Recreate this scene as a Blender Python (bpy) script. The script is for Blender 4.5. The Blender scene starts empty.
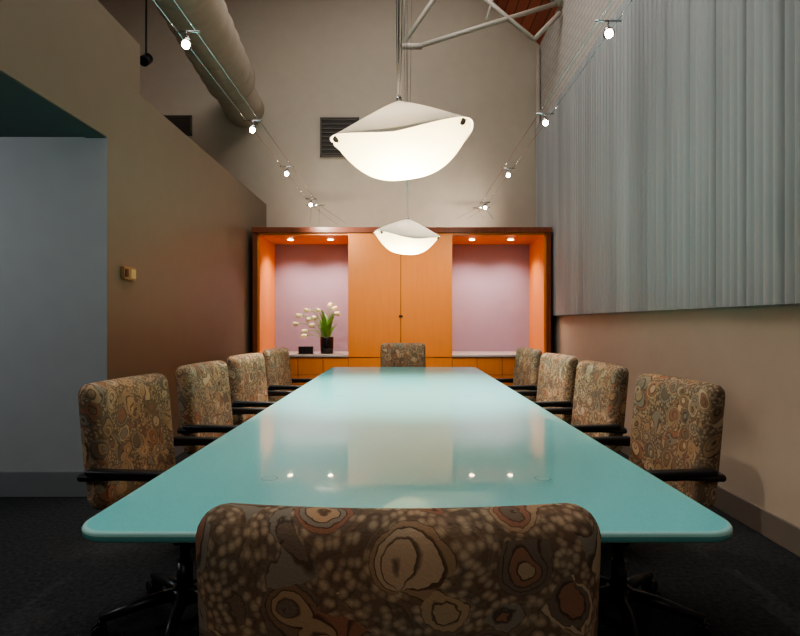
import bpy, bmesh, math, random
from mathutils import Vector, Matrix
random.seed(4)
S = bpy.context.scene
try: S.view_settings.look = "AgX - Medium High Contrast"
except Exception: pass

# ---------------------------------------------------------------- materials
def newmat(name):
    m = bpy.data.materials.new(name); m.use_nodes = True
    nt = m.node_tree
    return m, nt, nt.nodes["Principled BSDF"]

def plain(name, col, rough=0.6, metal=0.0, noise=0.025, scale=6.0, bump=0.0, bscale=80.0, spec=0.5, coat=0.0, coatr=0.05, stretch=None):
    m, nt, b = newmat(name)
    N = nt.nodes; L = nt.links
    tc = N.new("ShaderNodeTexCoord")
    nz = N.new("ShaderNodeTexNoise"); nz.inputs["Scale"].default_value = scale; nz.inputs["Detail"].default_value = 4
    if stretch:
        mp = N.new("ShaderNodeMapping"); mp.inputs["Scale"].default_value = stretch
        L.new(tc.outputs["Object"], mp.inputs["Vector"]); L.new(mp.outputs["Vector"], nz.inputs["Vector"])
    else:
        L.new(tc.outputs["Object"], nz.inputs["Vector"])
    r = N.new("ShaderNodeValToRGB")
    r.color_ramp.elements[0].position = 0.3; r.color_ramp.elements[1].position = 0.7
    r.color_ramp.elements[0].color = [max(0, c*(1-noise)) for c in col] + [1]
    r.color_ramp.elements[1].color = [min(1, c*(1+noise)) for c in col] + [1]
    L.new(nz.outputs["Fac"], r.inputs["Fac"]); L.new(r.outputs["Color"], b.inputs["Base Color"])
    b.inputs["Roughness"].default_value = rough; b.inputs["Metallic"].default_value = metal
    b.inputs["Specular IOR Level"].default_value = spec
    b.inputs["Coat Weight"].default_value = coat; b.inputs["Coat Roughness"].default_value = coatr
    if bump > 0:
        n2 = N.new("ShaderNodeTexNoise"); n2.inputs["Scale"].default_value = bscale
        L.new(tc.outputs["Object"], n2.inputs["Vector"])
        bp = N.new("ShaderNodeBump"); bp.inputs["Strength"].default_value = bump; bp.inputs["Distance"].default_value = 0.01
        L.new(n2.outputs["Fac"], bp.inputs["Height"]); L.new(bp.outputs["Normal"], b.inputs["Normal"])
    return m

def emis(name, col, strength):
    m, nt, b = newmat(name)
    b.inputs["Base Color"].default_value = (*col, 1)
    b.inputs["Emission Color"].default_value = (*col, 1)
    b.inputs["Emission Strength"].default_value = strength
    return m

def woodmat(name, c1, c2, scale=(3, 3, 0.35), rough=0.35):
    m, nt, b = newmat(name); N = nt.nodes; L = nt.links
    tc = N.new("ShaderNodeTexCoord"); mp = N.new("ShaderNodeMapping")
    mp.inputs["Scale"].default_value = scale
    L.new(tc.outputs["Object"], mp.inputs["Vector"])
    nz = N.new("ShaderNodeTexNoise"); nz.inputs["Scale"].default_value = 9; nz.inputs["Detail"].default_value = 6
    L.new(mp.outputs["Vector"], nz.inputs["Vector"])
    r = N.new("ShaderNodeValToRGB"); r.color_ramp.elements[0].position = .3; r.color_ramp.elements[1].position = .7
    r.color_ramp.elements[0].color = (*c1, 1); r.color_ramp.elements[1].color = (*c2, 1)
    L.new(nz.outputs["Fac"], r.inputs["Fac"]); L.new(r.outputs["Color"], b.inputs["Base Color"])
    b.inputs["Roughness"].default_value = rough
    return m

def paisley():
    m, nt, b = newmat("paisley_fabric"); N = nt.nodes; L = nt.links
    def node(t, **kw):
        n = N.new(t)
        for k, v in kw.items(): setattr(n, k, v)
        return n
    def math_(op, a, c=None):
        n = node("ShaderNodeMath", operation=op)
        for i, v in enumerate((a, c)):
            if v is None: continue
            if isinstance(v, (int, float)): n.inputs[i].default_value = v
            else: L.new(v, n.inputs[i])
        return n.outputs[0]
    tc = node("ShaderNodeTexCoord"); oi = node("ShaderNodeObjectInfo")
    cx = node("ShaderNodeCombineXYZ")
    L.new(oi.outputs["Random"], cx.inputs[0]); L.new(oi.outputs["Random"], cx.inputs[2])
    sc = node("ShaderNodeVectorMath", operation="SCALE"); sc.inputs[3].default_value = 7.0
    L.new(cx.outputs[0], sc.inputs[0])
    ad = node("ShaderNodeVectorMath", operation="ADD")
    L.new(tc.outputs["Object"], ad.inputs[0]); L.new(sc.outputs[0], ad.inputs[1])
    def warp(src, scale, amt, detail=1.0):
        nz = node("ShaderNodeTexNoise"); nz.inputs["Scale"].default_value = scale; nz.inputs["Detail"].default_value = detail
        L.new(src, nz.inputs["Vector"])
        sub = node("ShaderNodeVectorMath", operation="SUBTRACT"); sub.inputs[1].default_value = (.5, .5, .5)
        L.new(nz.outputs["Color"], sub.inputs[0])
        s2 = node("ShaderNodeVectorMath", operation="SCALE"); s2.inputs[3].default_value = amt
        L.new(sub.outputs[0], s2.inputs[0])
        a2 = node("ShaderNodeVectorMath", operation="ADD")
        L.new(src, a2.inputs[0]); L.new(s2.outputs[0], a2.inputs[1])
        return a2.outputs[0]
    w1 = warp(ad.outputs[0], 7, .05, 0)
    w2 = warp(w1, 90, .006)
    vo = node("ShaderNodeTexVoronoi"); vo.inputs["Scale"].default_value = 13
    L.new(w2, vo.inputs["Vector"])
    sx = node("ShaderNodeSeparateColor"); L.new(vo.outputs["Color"], sx.inputs[0])
    # teardrop / comma distance inside each cell
    loc = node("ShaderNodeVectorMath", operation="SUBTRACT"); L.new(w2, loc.inputs[0]); L.new(vo.outputs["Position"], loc.inputs[1])
    sp = node("ShaderNodeSeparateXYZ"); L.new(loc.outputs[0], sp.inputs[0])
    vert = math_("ADD", sp.outputs[2], sp.outputs[1])
    ang = math_("ARCTAN2", vert, sp.outputs[0])
    t = math_("ADD", math_("ADD", ang, math_("MULTIPLY", sx.outputs[0], 6.283)), math_("MULTIPLY", vo.outputs["Distance"], 3.6))
    dd = math_("MULTIPLY", vo.outputs["Distance"], math_("ADD", math_("MULTIPLY", math_("SINE", t), .42), 1.0))
    ring = math_("MULTIPLY", dd, 7.5)
    fr = math_("FRACT", ring); fl = math_("FLOOR", ring)
    c2 = node("ShaderNodeCombineXYZ"); L.new(fl, c2.inputs[0]); L.new(sx.outputs[0], c2.inputs[1]); L.new(sx.outputs[1], c2.inputs[2])
    wn = node("ShaderNodeTexWhiteNoise"); L.new(c2.outputs[0], wn.inputs["Vector"])
    r = node("ShaderNodeValToRGB"); cr = r.color_ramp; cr.interpolation = "CONSTANT"
    pal = [(.54, .39, .24), (.30, .205, .13), (.48, .34, .21), (.24, .185, .135), (.38, .20, .13), (.60, .46, .31), (.32, .285, .22), (.44, .31, .19)]
    cr.elements[0].position = 0; cr.elements[0].color = (*pal[0], 1)
    cr.elements[1].position = .875; cr.elements[1].color = (*pal[7], 1)
    for i in range(1, 7):
        e = cr.elements.new(i/8); e.color = (*pal[i], 1)
    L.new(wn.outputs["Value"], r.inputs["Fac"])
    ro = node("ShaderNodeValToRGB"); ro.color_ramp.elements[0].position = .12; ro.color_ramp.elements[0].color = (.8, .8, .8, 1)
    ro.color_ramp.elements[1].position = .28; ro.color_ramp.elements[1].color = (0, 0, 0, 1)
    L.new(fr, ro.inputs["Fac"])
    mx1 = node("ShaderNodeMix", data_type="RGBA"); mx1.inputs[7].default_value = (.10, .070, .05, 1)
    L.new(ro.outputs["Color"], mx1.inputs[0]); L.new(r.outputs["Color"], mx1.inputs[6])
    v2 = node("ShaderNodeTexVoronoi"); v2.inputs["Scale"].default_value = 85
    L.new(w1, v2.inputs["Vector"])
    r2 = node("ShaderNodeValToRGB")
    r2.color_ramp.elements[0].position = .2; r2.color_ramp.elements[0].color = (.58, .46, .31, 1)
    r2.color_ramp.elements[1].position = .6; r2.color_ramp.elements[1].color = (.20, .145, .10, 1)
    L.new(v2.outputs["Distance"], r2.inputs["Fac"])
    # dotted filler only between motifs (outer part of the cells)
    r3 = node("ShaderNodeValToRGB"); r3.color_ramp.elements[0].position = .52; r3.color_ramp.elements[1].position = .58
    r3.color_ramp.elements[1].color = (.8, .8, .8, 1)
    L.new(dd, r3.inputs["Fac"])
    mix = node("ShaderNodeMix", data_type="RGBA")
    L.new(r3.outputs["Color"], mix.inputs[0]); L.new(mx1.outputs[2], mix.inputs[6]); L.new(r2.outputs["Color"], mix.inputs[7])
    n4 = node("ShaderNodeTexNoise"); n4.inputs["Scale"].default_value = 7; L.new(ad.outputs[0], n4.inputs["Vector"])
    r4 = node("ShaderNodeValToRGB"); r4.color_ramp.elements[0].position = .38; r4.color_ramp.elements[0].color = (.84, .84, .84, 1)
    r4.color_ramp.elements[1].position = .62; r4.color_ramp.elements[1].color = (1.0, .88, .82, 1)
    L.new(n4.outputs["Fac"], r4.inputs["Fac"])
    ml = node("ShaderNodeMix", data_type="RGBA", blend_type="MULTIPLY"); ml.inputs[0].default_value = 1
    L.new(mix.outputs[2], ml.inputs[6]); L.new(r4.outputs["Color"], ml.inputs[7])
    L.new(ml.outputs[2], b.inputs["Base Color"])
    b.inputs["Roughness"].default_value = .9; b.inputs["Specular IOR Level"].default_value = .15
    wv = node("ShaderNodeTexNoise"); wv.inputs["Scale"].default_value = 300
    L.new(tc.outputs["Object"], wv.inputs["Vector"])
    bp = node("ShaderNodeBump"); bp.inputs["Strength"].default_value = .35; bp.inputs["Distance"].default_value = .003
    L.new(wv.outputs["Fac"], bp.inputs["Height"]); L.new(bp.outputs["Normal"], b.inputs["Normal"])
    return m

def brickmat():
    m, nt, b = newmat("painted_brick"); N = nt.nodes; L = nt.links
    tc = N.new("ShaderNodeTexCoord"); sp = N.new("ShaderNodeSeparateXYZ"); cb = N.new("ShaderNodeCombineXYZ")
    L.new(tc.outputs["Object"], sp.inputs[0]); L.new(sp.outputs[1], cb.inputs[0]); L.new(sp.outputs[2], cb.inputs[1])
    br = N.new("ShaderNodeTexBrick"); br.inputs["Scale"].default_value = 1.0
    br.inputs["Brick Width"].default_value = .22; br.inputs["Row Height"].default_value = .075; br.inputs["Mortar Size"].default_value = .006
    br.inputs["Color1"].default_value = (.50, .46, .41, 1); br.inputs["Color2"].default_value = (.46, .42, .38, 1); br.inputs["Mortar"].default_value = (.30, .27, .24, 1)
    L.new(cb.outputs[0], br.inputs["Vector"]); L.new(br.outputs["Color"], b.inputs["Base Color"])
    b.inputs["Roughness"].default_value = .8
    return m

def plankmat():
    m, nt, b = newmat("roof_planks"); N = nt.nodes; L = nt.links
    tc = N.new("ShaderNodeTexCoord"); sp = N.new("ShaderNodeSeparateXYZ")
    L.new(tc.outputs["Object"], sp.inputs[0])
    cb = N.new("ShaderNodeCombineXYZ"); L.new(sp.outputs[1], cb.inputs[0]); L.new(sp.outputs[0], cb.inputs[1])
    br = N.new("ShaderNodeTexBrick"); br.inputs["Scale"].default_value = 1.0
    br.inputs["Brick Width"].default_value = 2.4; br.inputs["Row Height"].default_value = .12; br.inputs["Mortar Size"].default_value = .006
    br.inputs["Color1"].default_value = (.42, .11, .055, 1); br.inputs["Color2"].default_value = (.30, .075, .04, 1); br.inputs["Mortar"].default_value = (.05, .02, .01, 1)
    L.new(cb.outputs[0], br.inputs["Vector"]); L.new(br.outputs["Color"], b.inputs["Base Color"])
    b.inputs["Roughness"].default_value = .7
    return m

M_fab = paisley()
M_black = plain("black_plastic", (.012, .012, .013), .35)
M_metal = plain("dark_metal", (.05, .05, .055), .3, .8)
M_chrome = plain("chrome", (.6, .6, .6), .2, 1.0)
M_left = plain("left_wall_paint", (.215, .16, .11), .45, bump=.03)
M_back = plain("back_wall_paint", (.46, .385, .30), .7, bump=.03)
M_rightp = plain("right_wall_paint", (.52, .43, .33), .7, bump=.03)
M_alc = plain("alcove_paint", (.31, .325, .325), .7)
M_sof = plain("soffit_lit_tone", (.08, .105, .098), .7)  # dark teal that the lighting gives the soffit, put into its colour
M_floor = plain("carpet", (.034, .036, .037), .95, noise=.35, scale=45, bump=.6, bscale=200, spec=.1)
M_brick = brickmat(); M_plank = plankmat()
M_base = plain("baseboard_paint", (.17, .18, .185), .4)
M_baseR = plain("baseboard_right_paint", (.2, .165, .135), .4)
M_wood = woodmat("orange_veneer", (.76, .25, .05), (.80, .27, .055))
M_wood2 = woodmat("red_cherry_frame", (.20, .05, .022), (.25, .07, .03))
M_purple = plain("mauve_fabric_panel", (.33, .235, .30), .9, bump=.2, bscale=300)
M_count = plain("counter_stone", (.45, .40, .37), .25)
M_gap = plain("seam_black", (.01, .008, .006), .8)
M_vent = plain("vent_dark", (.04, .034, .028), .7)
M_ventb = plain("vent_blade", (.10, .08, .065), .5)
M_duct = plain("galvanised_duct", (.46, .39, .31), .5, .1)
M_truss = plain("truss_paint", (.48, .42, .35), .5)
M_green = plain("leaf_green", (.16, .34, .06), .5)
M_tulip = plain("tulip_petal", (.9, .84, .48), .5)
M_vase = plain("vase_black", (.012, .01, .012), .1)
M_bulb = emis("halogen_bulb", (1, .85, .62), 60)
M_can = emis("downlight_bulb", (1, .8, .5), 50)
M_label = plain("label_cream", (.75, .5, .2), .5)
M_beige = plain("thermostat_plastic", (.4, .2, .08), .5)

m, nt, b = newmat("frosted_teal_glass")
b.inputs["Roughness"].default_value = .40
b.inputs["Specular IOR Level"].default_value = .6
b.inputs["Specular Tint"].default_value = (.7, 1, 1, 1)
b.inputs["Coat Weight"].default_value = .75; b.inputs["Coat Roughness"].default_value = .03
nz = nt.nodes.new("ShaderNodeTexNoise"); nz.inputs["Scale"].default_value = 260
tc = nt.nodes.new("ShaderNodeTexCoord"); nt.links.new(tc.outputs["Object"], nz.inputs["Vector"])
r = nt.nodes.new("ShaderNodeValToRGB"); r.color_ramp.elements[0].color = (.12, .62, .63, 1); r.color_ramp.elements[1].color = (.24, .80, .81, 1)
nt.links.new(nz.outputs["Fac"], r.inputs["Fac"]); nt.links.new(r.outputs["Color"], b.inputs["Base Color"])
M_glass = m
def glass_edge(name, col, tw_):
    m, nt, b = newmat(name)
    n = nt.nodes.new("ShaderNodeTexNoise"); n.inputs["Scale"].default_value = 40
    r_ = nt.nodes.new("ShaderNodeValToRGB"); r_.color_ramp.elements[0].color = (*[c*.94 for c in col], 1); r_.color_ramp.elements[1].color = (*col, 1)
    nt.links.new(n.outputs["Fac"], r_.inputs["Fac"]); nt.links.new(r_.outputs["Color"], b.inputs["Base Color"])
    b.inputs["Roughness"].default_value = .08; b.inputs["Transmission Weight"].default_value = tw_; b.inputs["IOR"].default_value = 1.5
    return m
M_edge = glass_edge("glass_edge", (.55, .98, .92), .15)
M_edge2 = glass_edge("glass_edge_core", (.20, .62, .60), .3)
M_corr = plain("corrugated_fibreglass", (.33, .33, .325), .5, noise=.22, scale=1.0, stretch=(0, 3.2, .12))

def shade(name, col, em, f=.5):
    m, nt, b = newmat(name); N = nt.nodes; L = nt.links
    tr = N.new("ShaderNodeBsdfTranslucent"); tr.inputs[0].default_value = (*col, 1)
    df = N.new("ShaderNodeBsdfDiffuse"); df.inputs[0].default_value = (*col, 1)
    mx = N.new("ShaderNodeMixShader"); mx.inputs[0].default_value = f
    L.new(df.outputs[0], mx.inputs[1]); L.new(tr.outputs[0], mx.inputs[2])
    e = N.new("ShaderNodeEmission"); e.inputs[0].default_value = (*col, 1); e.inputs[1].default_value = em
    a = N.new("ShaderNodeAddShader"); L.new(mx.outputs[0], a.inputs[0]); L.new(e.outputs[0], a.inputs[1])
    L.new(a.outputs[0], N["Material Output"].inputs[0])
    return m
M_shL = shade("lamp_bowl_acrylic", (.95, .86, .60), .15, .38)
M_shU = shade("lamp_top_acrylic", (.55, .51, .45), .03, .08)

# ---------------------------------------------------------------- builder
class B:
    def __init__(s): s.bm = bmesh.new(); s.mats = []
    def mi(s, m):
        if m not in s.mats: s.mats.append(m)
        return s.mats.index(m)
    def _fin(s, faces, mat, smooth):
        i = s.mi(mat)
        for f in faces: f.material_index = i; f.smooth = smooth
    def box(s, c, size, mat, bev=0.0, mtx=None):
        r = bmesh.ops.create_cube(s.bm, size=1.0)
        vs = r["verts"]
        M = Matrix.Translation(c) @ Matrix.Diagonal((*size, 1))
        if mtx is not None: M = mtx @ M
        bmesh.ops.transform(s.bm, matrix=M, verts=vs)
        fs = list({f for v in vs for f in v.link_faces})
        s._fin(fs, mat, False)
        if bev > 0:
            es = list({e for v in vs for e in v.link_edges})
            rr = bmesh.ops.bevel(s.bm, geom=es, offset=bev, segments=3, affect="EDGES", profile=.5)
            s._fin(rr["faces"], mat, True)
    def bx(s, x0, x1, y0, y1, z0, z1, mat, bev=0.0):
        s.box(((x0+x1)/2, (y0+y1)/2, (z0+z1)/2), (x1-x0, y1-y0, z1-z0), mat, bev)
    def tube(s, pts, r, mat, seg=10, caps=True):
        pts = [Vector(p) for p in pts]; n = len(pts)
        rs = r if isinstance(r, (list, tuple)) else [r]*n
        rings = []; up = None
        for i, p in enumerate(pts):
            t = (pts[min(i+1, n-1)] - pts[max(i-1, 0)]).normalized()
            if up is None:
                up = Vector((0, 0, 1)) if abs(t.z) < .9 else Vector((1, 0, 0))
            a = t.cross(up).normalized(); bb = a.cross(t).normalized(); up = bb
            rings.append([s.bm.verts.new(p + (a*math.cos(2*math.pi*k/seg) + bb*math.sin(2*math.pi*k/seg))*rs[i]) for k in range(seg)])
        fs = []
        for i in range(n-1):
            for k in range(seg):
                fs.append(s.bm.faces.new((rings[i][k], rings[i][(k+1) % seg], rings[i+1][(k+1) % seg], rings[i+1][k])))
        s._fin(fs, mat, True)
        if caps:
            s._fin([s.bm.faces.new(rings[0][::-1]), s.bm.faces.new(rings[-1])], mat, False)
    def ball(s, c, r, mat, sc=(1, 1, 1), u=14, v=10, rot=None):
        rr = bmesh.ops.create_uvsphere(s.bm, u_segments=u, v_segments=v, radius=r)
        M = Matrix.Translation(c) @ (rot.to_4x4() if rot else Matrix.Identity(4)) @ Matrix.Diagonal((*sc, 1))
        bmesh.ops.transform(s.bm, matrix=M, verts=rr["verts"])
        s._fin(list({f for v_ in rr["verts"] for f in v_.link_faces}), mat, True)
    def grid(s, fn, nu, nv, mat, smooth=True):
        g = [[s.bm.verts.new(fn(i/nu, j/nv)) for j in range(nv+1)] for i in range(nu+1)]
        fs = []
        for i in range(nu):
            for j in range(nv):
                fs.append(s.bm.faces.new((g[i][j], g[i+1][j], g[i+1][j+1], g[i][j+1])))
        s._fin(fs, mat, smooth)
        return g
    def poly(s, pts, mat):
        s._fin([s.bm.faces.new([s.bm.verts.new(p) for p in pts])], mat, False)
    def pad(s, w, h, T, R, place, mat, n=22):
        def f(sgn):
            def g(u, v):
                x = w*math.sin(math.pi/2*(2*u-1)); z = h*math.sin(math.pi/2*(2*v-1))
                dx = abs(x)-(w-R); dz = abs(z)-(h-R)
                if dx > 0 and dz > 0:
                    a, c = dx/R, dz/R
                    a2, c2 = a*math.sqrt(1-c*c/2), c*math.sqrt(1-a*a/2)
                    d = R*(1-math.hypot(a2, c2))
                    x = math.copysign(w-R+a2*R, x); z = math.copysign(h-R+c2*R, z)
                else:
                    d = min(w-abs(x), h-abs(z))
                d = max(0, d)
                t = T if d >= T else math.sqrt(max(0, T*T-(T-d)**2))
                puff = .012*(1-(x/w)**2)*(1-(z/h)**2)
                return place(x, z, sgn*(t+puff))
            return g
        s.grid(f(1), n, n, mat); s.grid(f(-1), n, n, mat)
    def done(s, name, loc=(0, 0, 0), rot=(0, 0, 0), parent=None):
        bmesh.ops.remove_doubles(s.bm, verts=s.bm.verts, dist=1e-5)
        bmesh.ops.recalc_face_normals(s.bm, faces=s.bm.faces)
        me = bpy.data.meshes.new(name); s.bm.to_mesh(me); s.bm.free()
        for m in s.mats: me.materials.append(m)
        o = bpy.data.objects.new(name, me); S.collection.objects.link(o)
        o.location = loc; o.rotation_euler = rot
        if parent: o.parent = parent
        return o

def light(name, kind, loc, energy, col, parent=None, target=None, **kw):
    l = bpy.data.lights.new(name, kind); l.energy = energy; l.color = col
    for k, v in kw.items(): setattr(l, k, v)
    o = bpy.data.objects.new(name, l); S.collection.objects.link(o); o.location = loc
    if target is not None:
        o.rotation_euler = (Vector(target)-Vector(loc)).to_track_quat("-Z", "Y").to_euler()
    if parent:
        o.parent = parent; o.matrix_parent_inverse = Matrix.Translation(-Vector(parent.location))
    return o

# ---------------------------------------------------------------- room
XR, XL, YB, YF = 2.1, -5.5, 8.2, -3.0
PX, PZ = -1.7, 5.5+3.8*.95
YO = 3.79
b = B(); b.bx(XL-.1, XR+.1, YF-.1, YB+.1, -.1, 0, M_floor); b.done("floor")
g = [(XL, 0), (XR, 0), (XR, 5.5), (PX, PZ), (XL, 5.5)]
b = B(); b.poly([(x, YB, z) for x, z in g], M_back); b.poly([(x, YB+.1, z) for x, z in g], M_back)
b.done("wall_back")
b = B(); b.poly([(x, YF, z) for x, z in g], M_back); b.done("wall_front")
b = B(); b.bx(XR, XR+.1, YF, YB, 0, 2.0, M_rightp); b.bx(XR, XR+.1, YF, YB, 2.0, 5.5, M_brick); b.done("wall_right")
b = B(); b.bx(XL-.1, XL, YF, YB, 0, 5.5, M_back); b.done("wall_far_left")
b = B()
b.poly([(XR, YF, 5.5), (XR, YB, 5.5), (PX, YB, PZ), (PX, YF, PZ)], M_plank)
b.poly([(XL, YF, 5.5), (XL, YB, 5.5), (PX, YB, PZ), (PX, YF, PZ)], M_plank)
b.done("ceiling")
b = B()
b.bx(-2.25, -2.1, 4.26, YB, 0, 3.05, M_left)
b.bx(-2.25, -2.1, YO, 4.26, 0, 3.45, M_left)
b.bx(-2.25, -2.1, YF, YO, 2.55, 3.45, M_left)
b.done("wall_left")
b = B(); b.bx(XL, -2.102, YO-.005, YO+.15, 0, 2.55, M_alc); b.done("wall_alcove")
b = B(); b.bx(XL, -2.25, YF, YO+.15, 2.55, 2.65, M_sof); b.bx(-2.25, -2.105, YF, YO-.005, 2.542, 2.55, M_sof); b.done("ceiling_alcove")
b = B(); b.bx(XL, -2.11, YO-.025, YO-.005, 0, .18, M_base, .004); b.done("baseboard_alcove")
b = B(); b.bx(-2.1, -2.085, YO, 7.2, 0, .12, M_base, .004); b.done("baseboard_left")
b = B(); b.bx(XR-.018, XR, YF, 7.2, 0, .15, M_baseR, .004); b.done("baseboard_right")
# corrugated cladding
b = B()
y0, y1 = -2.9, 8.17; per = .08; n = int((y1-y0)/per*8)
def corr(u, v):
    y = y0+(y1-y0)*u
    k = math.floor((y-y0)/per+.5)
    amp = .036 if k % 4 == 0 else .018
    w_ = abs(math.sin(math.pi*(y-y0)/per))
    wob = .006*math.sin(y*2.1)+.004*math.sin(y*5.3+1)
    return Vector((2.03+wob + amp*(1-w_**.7), y, 1.33+(4.2-1.33)*v))
b.grid(corr, n, 3, M_corr)
b.bx(2.078, 2.1, y0, y1, 1.33, 1.37, M_metal); b.bx(2.078, 2.1, y0, y1, 4.15, 4.19, M_truss)
b.done("window_cladding_panel")
b = B(); b.tube([(2.06, 8.13, 0), (2.06, 8.13, 5.4)], .03, M_truss); b.done("trim_corner_pipe")

def vent(x, z, w, h):
    b = B()
    b.box((x, YB-.012, z), (w, .024, h), M_vent)
    for k in range(9):
        b.box((x, YB-.03, z-h/2+.03+(h-.06)*k/8), (w-.04, .02, .012), M_ventb, 0)
    for sx in (-1, 1): b.box((x+sx*w/2, YB-.02, z), (.02, .04, h+.02), M_ventb)
    for sz in (-1, 1): b.box((x, YB-.02, z+sz*h/2), (w+.02, .04, .02), M_ventb)
    b.done("air_vent")
vent(-.97, 1.23+2.85, .58, .58); vent(-3.5, 1.23+3.03, .5, .28)

# duct
b = B()
P0, P1 = Vector((-2.08, 3.0, 4.75)), Vector((-2.40, 7.4, 4.62))
pts, rs = [], []
for k in range(121):
    t = k/120; pts.append(P0.lerp(P1, t)); rs.append(.33+(.014 if k % 8 == 0 else 0))
b.tube(pts, rs, M_duct, 32)
el = [P1, P1+Vector((-.02, .25, -.03)), P1+Vector((-.02, .5, -.08)), P1+Vector((-.02, .79, -.12))]
b.tube(el, .29, M_duct, 28)
for t in (.2, .6, .92):
    p = P0.lerp(P1, t); b.tube([p+Vector((0, 0, .3)), (p.x, p.y, 8.7)], .008, M_metal, 6)
b.done("ventilation_duct")

# truss
b = B()
yt = 7.0
def beam(a, c, r=.032, y=yt, y2=None): b.tube([(a[0], y, a[1]), (c[0], y2 or y, c[1])], r, M_truss, 8)
ceilz = lambda x: 5.5+(2.1-x)*.95
beam((2.06, 5.42), (-1.7, ceilz(-1.7)-.12), .05)
beam((-1.7, ceilz(-1.7)-.12), (-5.45, 5.45), .05)
beam((-.02, 4.86), (1.0, 6.35)); beam((.2, 4.86), (2.0, 5.42)); beam((-.02, 4.86), (.25, 4.86), .04)
beam((.75, 5.75), (1.72, 4.95)); beam((1.72, 4.95), (2.06, 5.3)); beam((1.1, 5.2), (1.35, 6.1), .022)
beam((0.0, 4.86), (.05, 7.3), .02)
b.done("roof_truss")

# ---------------------------------------------------------------- cabinet
CX0, CX1, CF, CB = -2.03, 2.0, 7.2, 8.12
TOP = 2.52
b = B()
b.bx(CX0, CX0+.06, CF, CB, 0, TOP, M_wood2); b.bx(CX1-.06, CX1, CF, CB, 0, TOP, M_wood2)
b.bx(CX0+.06, CX0+.09, CF+.02, CB, .80, TOP-.08, M_wood); b.bx(CX1-.09, CX1-.06, CF+.02, CB, .80, TOP-.08, M_wood)
b.bx(CX0-.01, CX1+.01, CF-.02, CB, TOP-.07, TOP, M_wood2)
b.bx(CX0+.06, CX1-.06, CF+.02, CB, TOP-.10, TOP-.07, M_wood)
b.bx(CX0+.09, CX1-.09, CB-.04, CB, .8, TOP-.1, M_purple)
c0, c1 = -.74, .665; cm = -.03
b.bx(c0+.005, c1-.005, CF+.02, CB-.04, .8, TOP-.1, M_wood)
for xa, xb in ((c0, cm-.003), (cm+.003, c1)):
    b.bx(xa, xb, CF, CF+.022, .8, TOP-.08, M_wood, .003)
b.bx(cm-.003, cm+.003, CF+.012, CF+.021, .8, TOP-.1, M_gap)
b.box((cm, CF-.006, 1.32), (.05, .012, .03), M_metal, .003)
b.bx(CX0+.06, c0, CF-.02, CB-.04, .77, .80, M_count, .004)
b.bx(c1, CX1-.06, CF-.02, CB-.04, .77, .80, M_count, .004)
b.bx(c0, c1, CF-.01, CB-.04, .77, .80, M_wood)
b.bx(CX0+.06, CX1-.06, CF+.03, CB-.04, .08, .77, M_gap)
b.bx(CX0+.06, CX1-.06, CF+.08, CB-.04, 0, .08, M_gap)
xs = [CX0+.065, -1.42, -1.08, c0, cm, c1, 1.0, 1.34, CX1-.065]
for i in range(len(xs)-1):
    xa, xb = xs[i]+.003, xs[i+1]-.003
    b.bx(xa, xb, CF, CF+.03, .53, .765, M_wood, .003)
    b.bx(xa, xb, CF, CF+.03, .09, .524, M_wood, .003)
dl = [(-1.60, 7.58), (-1.03, 7.58), (.98, 7.58), (1.53, 7.58)]
for x, y in dl:
    b.tube([(x, y, TOP-.1), (x, y, TOP-.106)], .05, M_chrome, 20)
    b.tube([(x, y, TOP-.106), (x, y, TOP-.109)], .036, M_can, 20)
cab = b.done("built_in_cabinet")
for i, (x, y) in enumerate(dl):
    light("downlight_%d" % i, "SPOT", (x, y, TOP-.13), 72, (1, .86, .74), cab, (x, y+.2, .8), spot_size=math.radians(125), spot_blend=1.0, shadow_soft_size=.03)

# vase & tulips
b = B()
vx, vy, vz = -1.07, 7.5, .801
prof = [(0, .085), (.01, .09), (.22, .095), (.235, .09)]
b.tube([(vx, vy, vz+h) for h, r_ in prof], [r_ for h, r_ in prof], M_vase, 24)
top = Vector((vx, vy, vz+.2))
def bez(p0, p1, p2, n=10):
    return [p0*(1-t)**2+p1*2*t*(1-t)+p2*t*t for t in [i/n for i in range(n+1)]]
heads = [(-.38, .22), (-.33, .33), (-.27, .12), (-.22, .40), (-.13, .30), (-.17, .20), (-.31, .05), (.02, .47), (.07, .43), (-.08, .40), (.12, .36), (-.2, .28)]
for i, (hx, hz) in enumerate(heads):
    e = top+Vector((hx, random.uniform(-.2, .12), hz)); mid = top+Vector((hx*.3, (e.y-top.y)*.4, hz*.9+.06))
    P = bez(top+Vector((hx*.1, 0, -.1)), mid, e)
    b.tube(P, .006, M_green, 6)
    d = (P[-1]-P[-2]).normalized(); q = d.to_track_quat("Z", "Y")
    for k in range(5):
        a = k*2*math.pi/5
        off = q @ Vector((math.cos(a)*.016, math.sin(a)*.016, .03))
        qq = q.to_matrix() @ Matrix.Rotation(a, 3, "Z") @ Matrix.Rotation(.18, 3, "Y")
        b.ball(e+off, .030, M_tulip, (.45, .8, 1.5), 8, 6, qq)
for i in range(26):
    a = random.uniform(0, 6.28); l = random.uniform(.08, .24); h = random.uniform(.12, .44)
    e = top+Vector((math.cos(a)*l*.8, math.sin(a)*l*.7, h)); mid = top+Vector((math.cos(a)*l*.2, math.sin(a)*l*.2, h*.8))
    P = bez(top+Vector((0, 0, -.08)), mid, e, 8)
    side = Vector((-math.sin(a), math.cos(a), 0)) if i % 2 else Vector((1, 0, 0))
    def lf(u, v, P=P, side=side):
        i = min(8, int(round(u*8))); w = .026*math.sin(math.pi*min(1, .12+u*.88))
        return P[i]+side*w*(2*v-1)+Vector((0, 0, -abs(2*v-1)*.005))
    b.grid(lf, 8, 2, M_green)
b.done("vase_of_tulips")
b = B()
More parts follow.
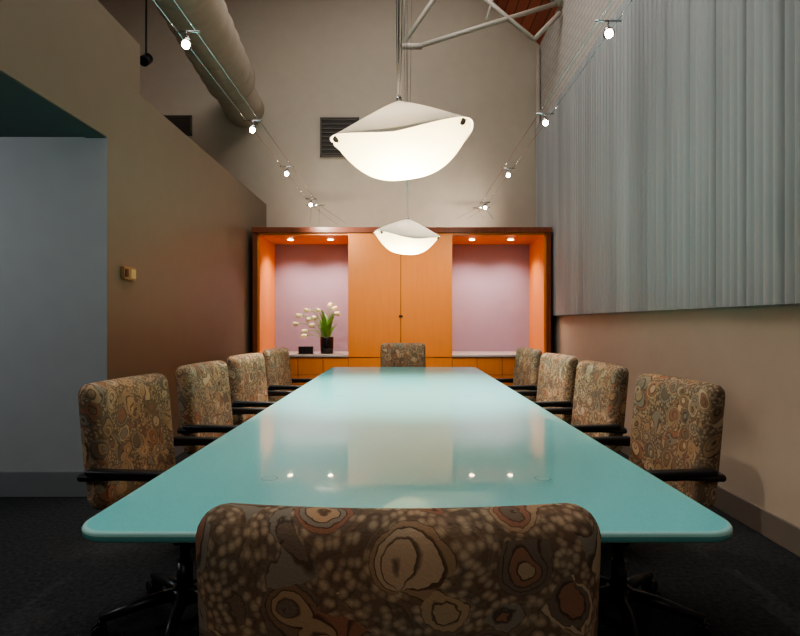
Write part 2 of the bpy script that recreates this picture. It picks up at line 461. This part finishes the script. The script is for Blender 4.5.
b.box((-1.35, 7.42, .855), (.20, .06, .10), M_black, .006); b.box((-1.35, 7.386, .862), (.15, .008, .06), M_metal)
b.box((-1.35, 7.42, .805), (.22, .1, .008), M_black)
b.done("desk_clock")

b = B()
b.box((-2.085, 4.05, 1.605), (.03, .17, .10), M_beige, .006)
b.box((-2.068, 4.09, 1.605), (.008, .07, .07), M_label, .002); b.box((-2.068, 3.995, 1.605), (.01, .04, .06), M_metal, .002)
b.done("thermostat")

# ---------------------------------------------------------------- table
b = B()
ty0, ty1, tw, tz = 1.245, 5.95, .80, .74
def rr(w0, y0, y1, R, n=10):
    P = []
    for cx, cy, a0 in ((w0-R, y1-R, 0), (-w0+R, y1-R, 90), (-w0+R, y0+R, 180), (w0-R, y0+R, 270)):
        for k in range(n+1):
            a = math.radians(a0+90*k/n); P.append((.01+cx+R*math.cos(a), cy+R*math.sin(a)))
    return P
rings = []
for ins, z in ((.006, tz-.026), (.001, tz-.022), (0, tz-.017), (0, tz-.010), (0, tz-.006), (.003, tz-.001), (.008, tz)):
    rings.append([b.bm.verts.new((x, y, z)) for x, y in rr(tw-ins, ty0+ins, ty1-ins, .09)])
for i in range(len(rings)-1):
    n = len(rings[0])
    b._fin([b.bm.faces.new((rings[i][k], rings[i][(k+1) % n], rings[i+1][(k+1) % n], rings[i+1][k])) for k in range(n)], M_edge2 if i in (1, 2) else M_edge, True)
b._fin([b.bm.faces.new(rings[-1])], M_glass, False); b._fin([b.bm.faces.new(rings[0][::-1])], M_glass, False)
for y in (1.68, 3.58, 5.5):
    for x in (-.42, .44):
        b.tube([(x, y, tz-.0005), (x, y, tz+.0006)], .026, M_edge2, 24)
        b.tube([(x, y, tz-.0005), (x, y, tz+.0009)], .023, M_glass, 24)
        b.tube([(x, y, tz-.09), (x, y, tz-.026)], .022, M_chrome, 16)
for x in (-.42, .44):
    b.bx(x-.03, x+.03, 1.5, 5.7, tz-.15, tz-.09, M_metal, .004)
for y in (2.1, 3.6, 5.1):
    b.bx(-.42, .44, y-.03, y+.03, tz-.15, tz-.09, M_metal)
    b.tube([(.01, y, .03), (.01, y, tz-.12)], .07, M_metal, 24); b.tube([(.01, y, 0), (.01, y, .03)], [.3, .28], M_metal, 32)
b.done("conference_table")

# ---------------------------------------------------------------- chairs
def chair_mesh():
    b = B()
    def back(x, z, t):
        zz = .757+z
        bow = -.03*(1-(x/.26)**2)
        lean = -.10*(z+.235)
        return Vector((x, -.23+t+bow+lean+.02, zz))
    b.pad(.262, .24, .045, .045, back, M_fab)
    def seat(x, z, t): return Vector((x, z+.02, .452+t-.03*max(0, (z-.15)/.1)**2))
    b.pad(.25, .24, .045, .08, seat, M_fab)
    b.box((0, 0, .395), (.30, .30, .03), M_black, .008)
    b.tube([(0, 0, .385), (0, -.2, .385), (0, -.29, .45), (0, -.31, .60)], .018, M_black, 10)
    b.box((0, -.305, .64), (.30, .02, .14), M_black, .008)
    for sx in (-1, 1):
        X = sx*.285
        b.tube([(sx*.2, -.29, .645), (X, -.25, .655), (X, -.1, .665), (X, .08, .665), (X, .17, .655), (X, .205, .61), (X, .19, .53), (sx*.27, .12, .43), (sx*.15, .06, .39)], .014, M_black, 10)
        b.box((X, -.02, .678), (.048, .40, .024), M_black, .010)
    b.tube([(0, 0, .10), (0, 0, .24)], .032, M_black, 16); b.tube([(0, 0, .2), (0, 0, .39)], .02, M_metal, 16)
    b.tube([(0, 0, .07), (0, 0, .13)], .05, M_black, 20)
    for k in range(5):
        a = math.radians(72*k+18); c, s_ = math.cos(a), math.sin(a)
        b.tube([(0, 0, .11), (c*.15, s_*.15, .10), (c*.31, s_*.31, .075)], [.03, .025, .017], M_black, 10)
        p = Vector((c*.31, s_*.31, 0)); sd = Vector((-s_, c, 0))
        b.tube([p+Vector((0, 0, .075)), p+Vector((0, 0, .03))], .009, M_metal, 8)
        for q in (-1, 1):
            b.tube([p+sd*q*.008+Vector((0, 0, .028)), p+sd*q*.026+Vector((0, 0, .028))], .028, M_black, 16)
    return b.done("conference_chair")
first = chair_mesh(); cm_ = first.data; used = [False]
def chair(bx_, by_, fx, fy):
    f = Vector((fx, fy, 0)).normalized()
    p = Vector((bx_, by_, 0))+f*.25
    o = first if not used[0] else bpy.data.objects.new("conference_chair", cm_)
    if used[0]: S.collection.objects.link(o)
    used[0] = True
    o.location = p; o.rotation_euler = (0, 0, math.atan2(-f.x, f.y))
    return o
for i, d in enumerate((2.26, 3.12, 3.98, 4.92)):
    a = math.radians((7, 6, 8, 6)[i])
    chair(-1.16, d, math.cos(a), -math.sin(a))
    chair(1.15, d, -math.cos(a), -math.sin(a))
chair(-.006, .70, 0, 1)
chair(0, 6.22, 0, -1)

# ---------------------------------------------------------------- pendants
def pendant(x, y, z, yaw, tilt):
    root = bpy.data.objects.new("pendant_lamp", None); S.collection.objects.link(root); root.location = (x, y, z)
    R = Matrix.Rotation(yaw, 4, "Z") @ Matrix.Rotation(tilt, 4, "Y")
    W, D = .292, .235
    def ext(q): return D*math.sqrt(max(0, 1-q**2.4))+.004
    def rim(q): return .06-.055*(1-q*q)
    def low(u, v):
        s_ = math.sin(math.pi/2*(2*u-1)); q = abs(s_); k = 2*v-1
        zb = -.120+.18*q**2.8
        return R @ Vector((W*s_, ext(q)*k, zb+(rim(q)-zb)*abs(k)**2.2))
    def upp(u, v):
        s_ = math.sin(math.pi/2*(2*u-1)); q = abs(s_); k = 2*v-1
        zt = .07+.13*(1-q**1.25)
        zr = rim(q)-.022*(1-q)
        return R @ Vector(((W+.008)*s_, (ext(q)+.014)*k, zt+(zr-zt)*abs(k)**1.5))
    b = B(); b.grid(low, 44, 24, M_shL); b.done("bowl", parent=root)
    b = B(); b.grid(upp, 44, 24, M_shU); b.done("top_shade", parent=root)
    b = B()
    for sx in (-1, 1):
        p = R @ Vector((sx*(W-.04), -.085, .045)); q = R @ Vector((sx*(W-.035), -.12, .036))
        b.tube([p, q], .013, M_ventb, 16)
    pk = R @ Vector((0, 0, .197))
    b.tube([pk, pk+Vector((0, 0, .02))], .012, M_chrome, 12)
    ztop = 5.5+(2.1-x)*.95-z
    for dx, dy in ((-.03, 0), (.03, 0), (0, .03), (-.01, -.03)):
        b.tube([pk+Vector((dx*.2, dy*.2, .01)), Vector((dx*3, dy*3, ztop))], .0022, M_chrome, 6)
    b.tube([(0, 0, .03), (0, 0, .07)], .012, M_chrome, 12)
    b.done("suspension", parent=root)
    light("pendant_bulb", "POINT", (x, y, z-.01), 34, (1, .88, .66), root, shadow_soft_size=.03)
pendant(.0, 2.25, 1.23+.735, math.radians(-8), math.radians(-5))
pendant(.035, 4.85, 1.23+.745, math.radians(14), math.radians(3))

# ---------------------------------------------------------------- cable spots
def cable_system(xc, dz, pxs, sgn):
    z = 1.23+dz
    root = bpy.data.objects.new("cable_light_track", None); S.collection.objects.link(root); root.location = (xc, 3, z)
    def L_(p): return Vector(p)-root.location
    b = B()
    g = .05
    yl = 533*abs(xc)/pxs[-1]+.35
    for q in (-1, 1):
        b.tube([L_((xc+q*g, YF+.02, z+.06)), L_((xc+q*g, yl, z+.06)), L_((xc+q*.28, YB-.01, z+.04))], .0026, M_chrome, 6)
        b.tube([L_((xc+q*g, yl, z+.06)), L_((xc-q*.14, YB-.01, z+.02))], .002, M_chrome, 6)
    b.tube([L_((xc-.12, yl, z+.06)), L_((xc+.12, yl, z+.06))], .006, M_chrome, 8)
    for px in pxs:
        d = 533*abs(xc)/px
        b.tube([L_((xc-g-.02, d, z+.06)), L_((xc+g+.02, d, z+.06))], .005, M_chrome, 8)
        b.tube([L_((xc, d, z+.06)), L_((xc, d, z+.02))], .005, M_chrome, 8)
        b.tube([L_((xc, d+.01, z+.035)), L_((xc, d, z+.01)), L_((xc, d-.012, z-.015))], [.012, .02, .03], M_chrome, 18)
        b.ball(L_((xc, d-.014, z-.018)), .02, M_bulb)
    b.done("cables", parent=root)
    for i, px in enumerate(pxs):
        d = 533*abs(xc)/px
        tgt = [(sgn*.05, d+.8, .74), (sgn*.75, d+.1, .5), (sgn*.05, d-1.4, .74), (sgn*.5, 8.2, 3.0)][i]
        light("spot_%d" % i, "SPOT", (xc, d-.02, z-.06), [210, 120, 230, 66][i], (1, .92, .80), root, tgt, spot_size=math.radians([58, 75, 62, 120][i]), spot_blend=1.0, shadow_soft_size=.03)
    d = 533*abs(xc)/pxs[2]
    light("spot_4", "SPOT", (xc, d+.03, z-.06), 110, (1, .84, .66), root, (sgn*.25, 7.2, 1.4), spot_size=math.radians(70), spot_blend=1.0, shadow_soft_size=.03)  # added fill with no lamp head of its own, brightens the cabinet doors
cable_system(-1.15, 1.49, (216, 150, 116, 92), -1)
cable_system(1.10, 1.56, (205, 142, 105, 82), 1)

b = B()
p = Vector((-2.6, 5.4, 3.9))
b.tube([p, (p.x, p.y, 8.2)], .01, M_metal, 8); b.tube([p+Vector((0, .04, .03)), p+Vector((0, -.06, -.05))], .05, M_black, 16)
b.done("ceiling_spotlight")

# ---------------------------------------------------------------- ambient lights
light("overhead_fill", "AREA", (-.6, 4.2, 6.6), 215, (1.0, .98, .96), None, (-.2, 4.6, 0), shape="RECTANGLE", size=2.5, size_y=5)  # added fill light, unseen overhead; the roof has no opening
light("alcove_daylight", "AREA", (-4.3, 1.6, 2.4), 36, (.92, .97, 1.0), None, (-3.2, 4, 1.5), shape="RECTANGLE", size=1.5, size_y=.6)
light("rear_fill", "AREA", (-.5, -2.2, 3.6), 24, (1.0, .97, .93), None, (0, 3, 1.2), shape="RECTANGLE", size=2.5, size_y=1.2)  # unseen fill light added behind the camera

w = bpy.data.worlds.new("world"); S.world = w; w.use_nodes = True
w.node_tree.nodes["Background"].inputs[0].default_value = (.5, .6, .7, 1); w.node_tree.nodes["Background"].inputs[1].default_value = .05

cam = bpy.data.cameras.new("camera"); co = bpy.data.objects.new("camera", cam); S.collection.objects.link(co)
co.location = (0, 0, 1.23); co.rotation_euler = (math.radians(90), 0, 0)
cam.lens = 24; cam.sensor_width = 36; cam.shift_x = -3/800; cam.shift_y = 5/800; cam.clip_start = .05
S.camera = co
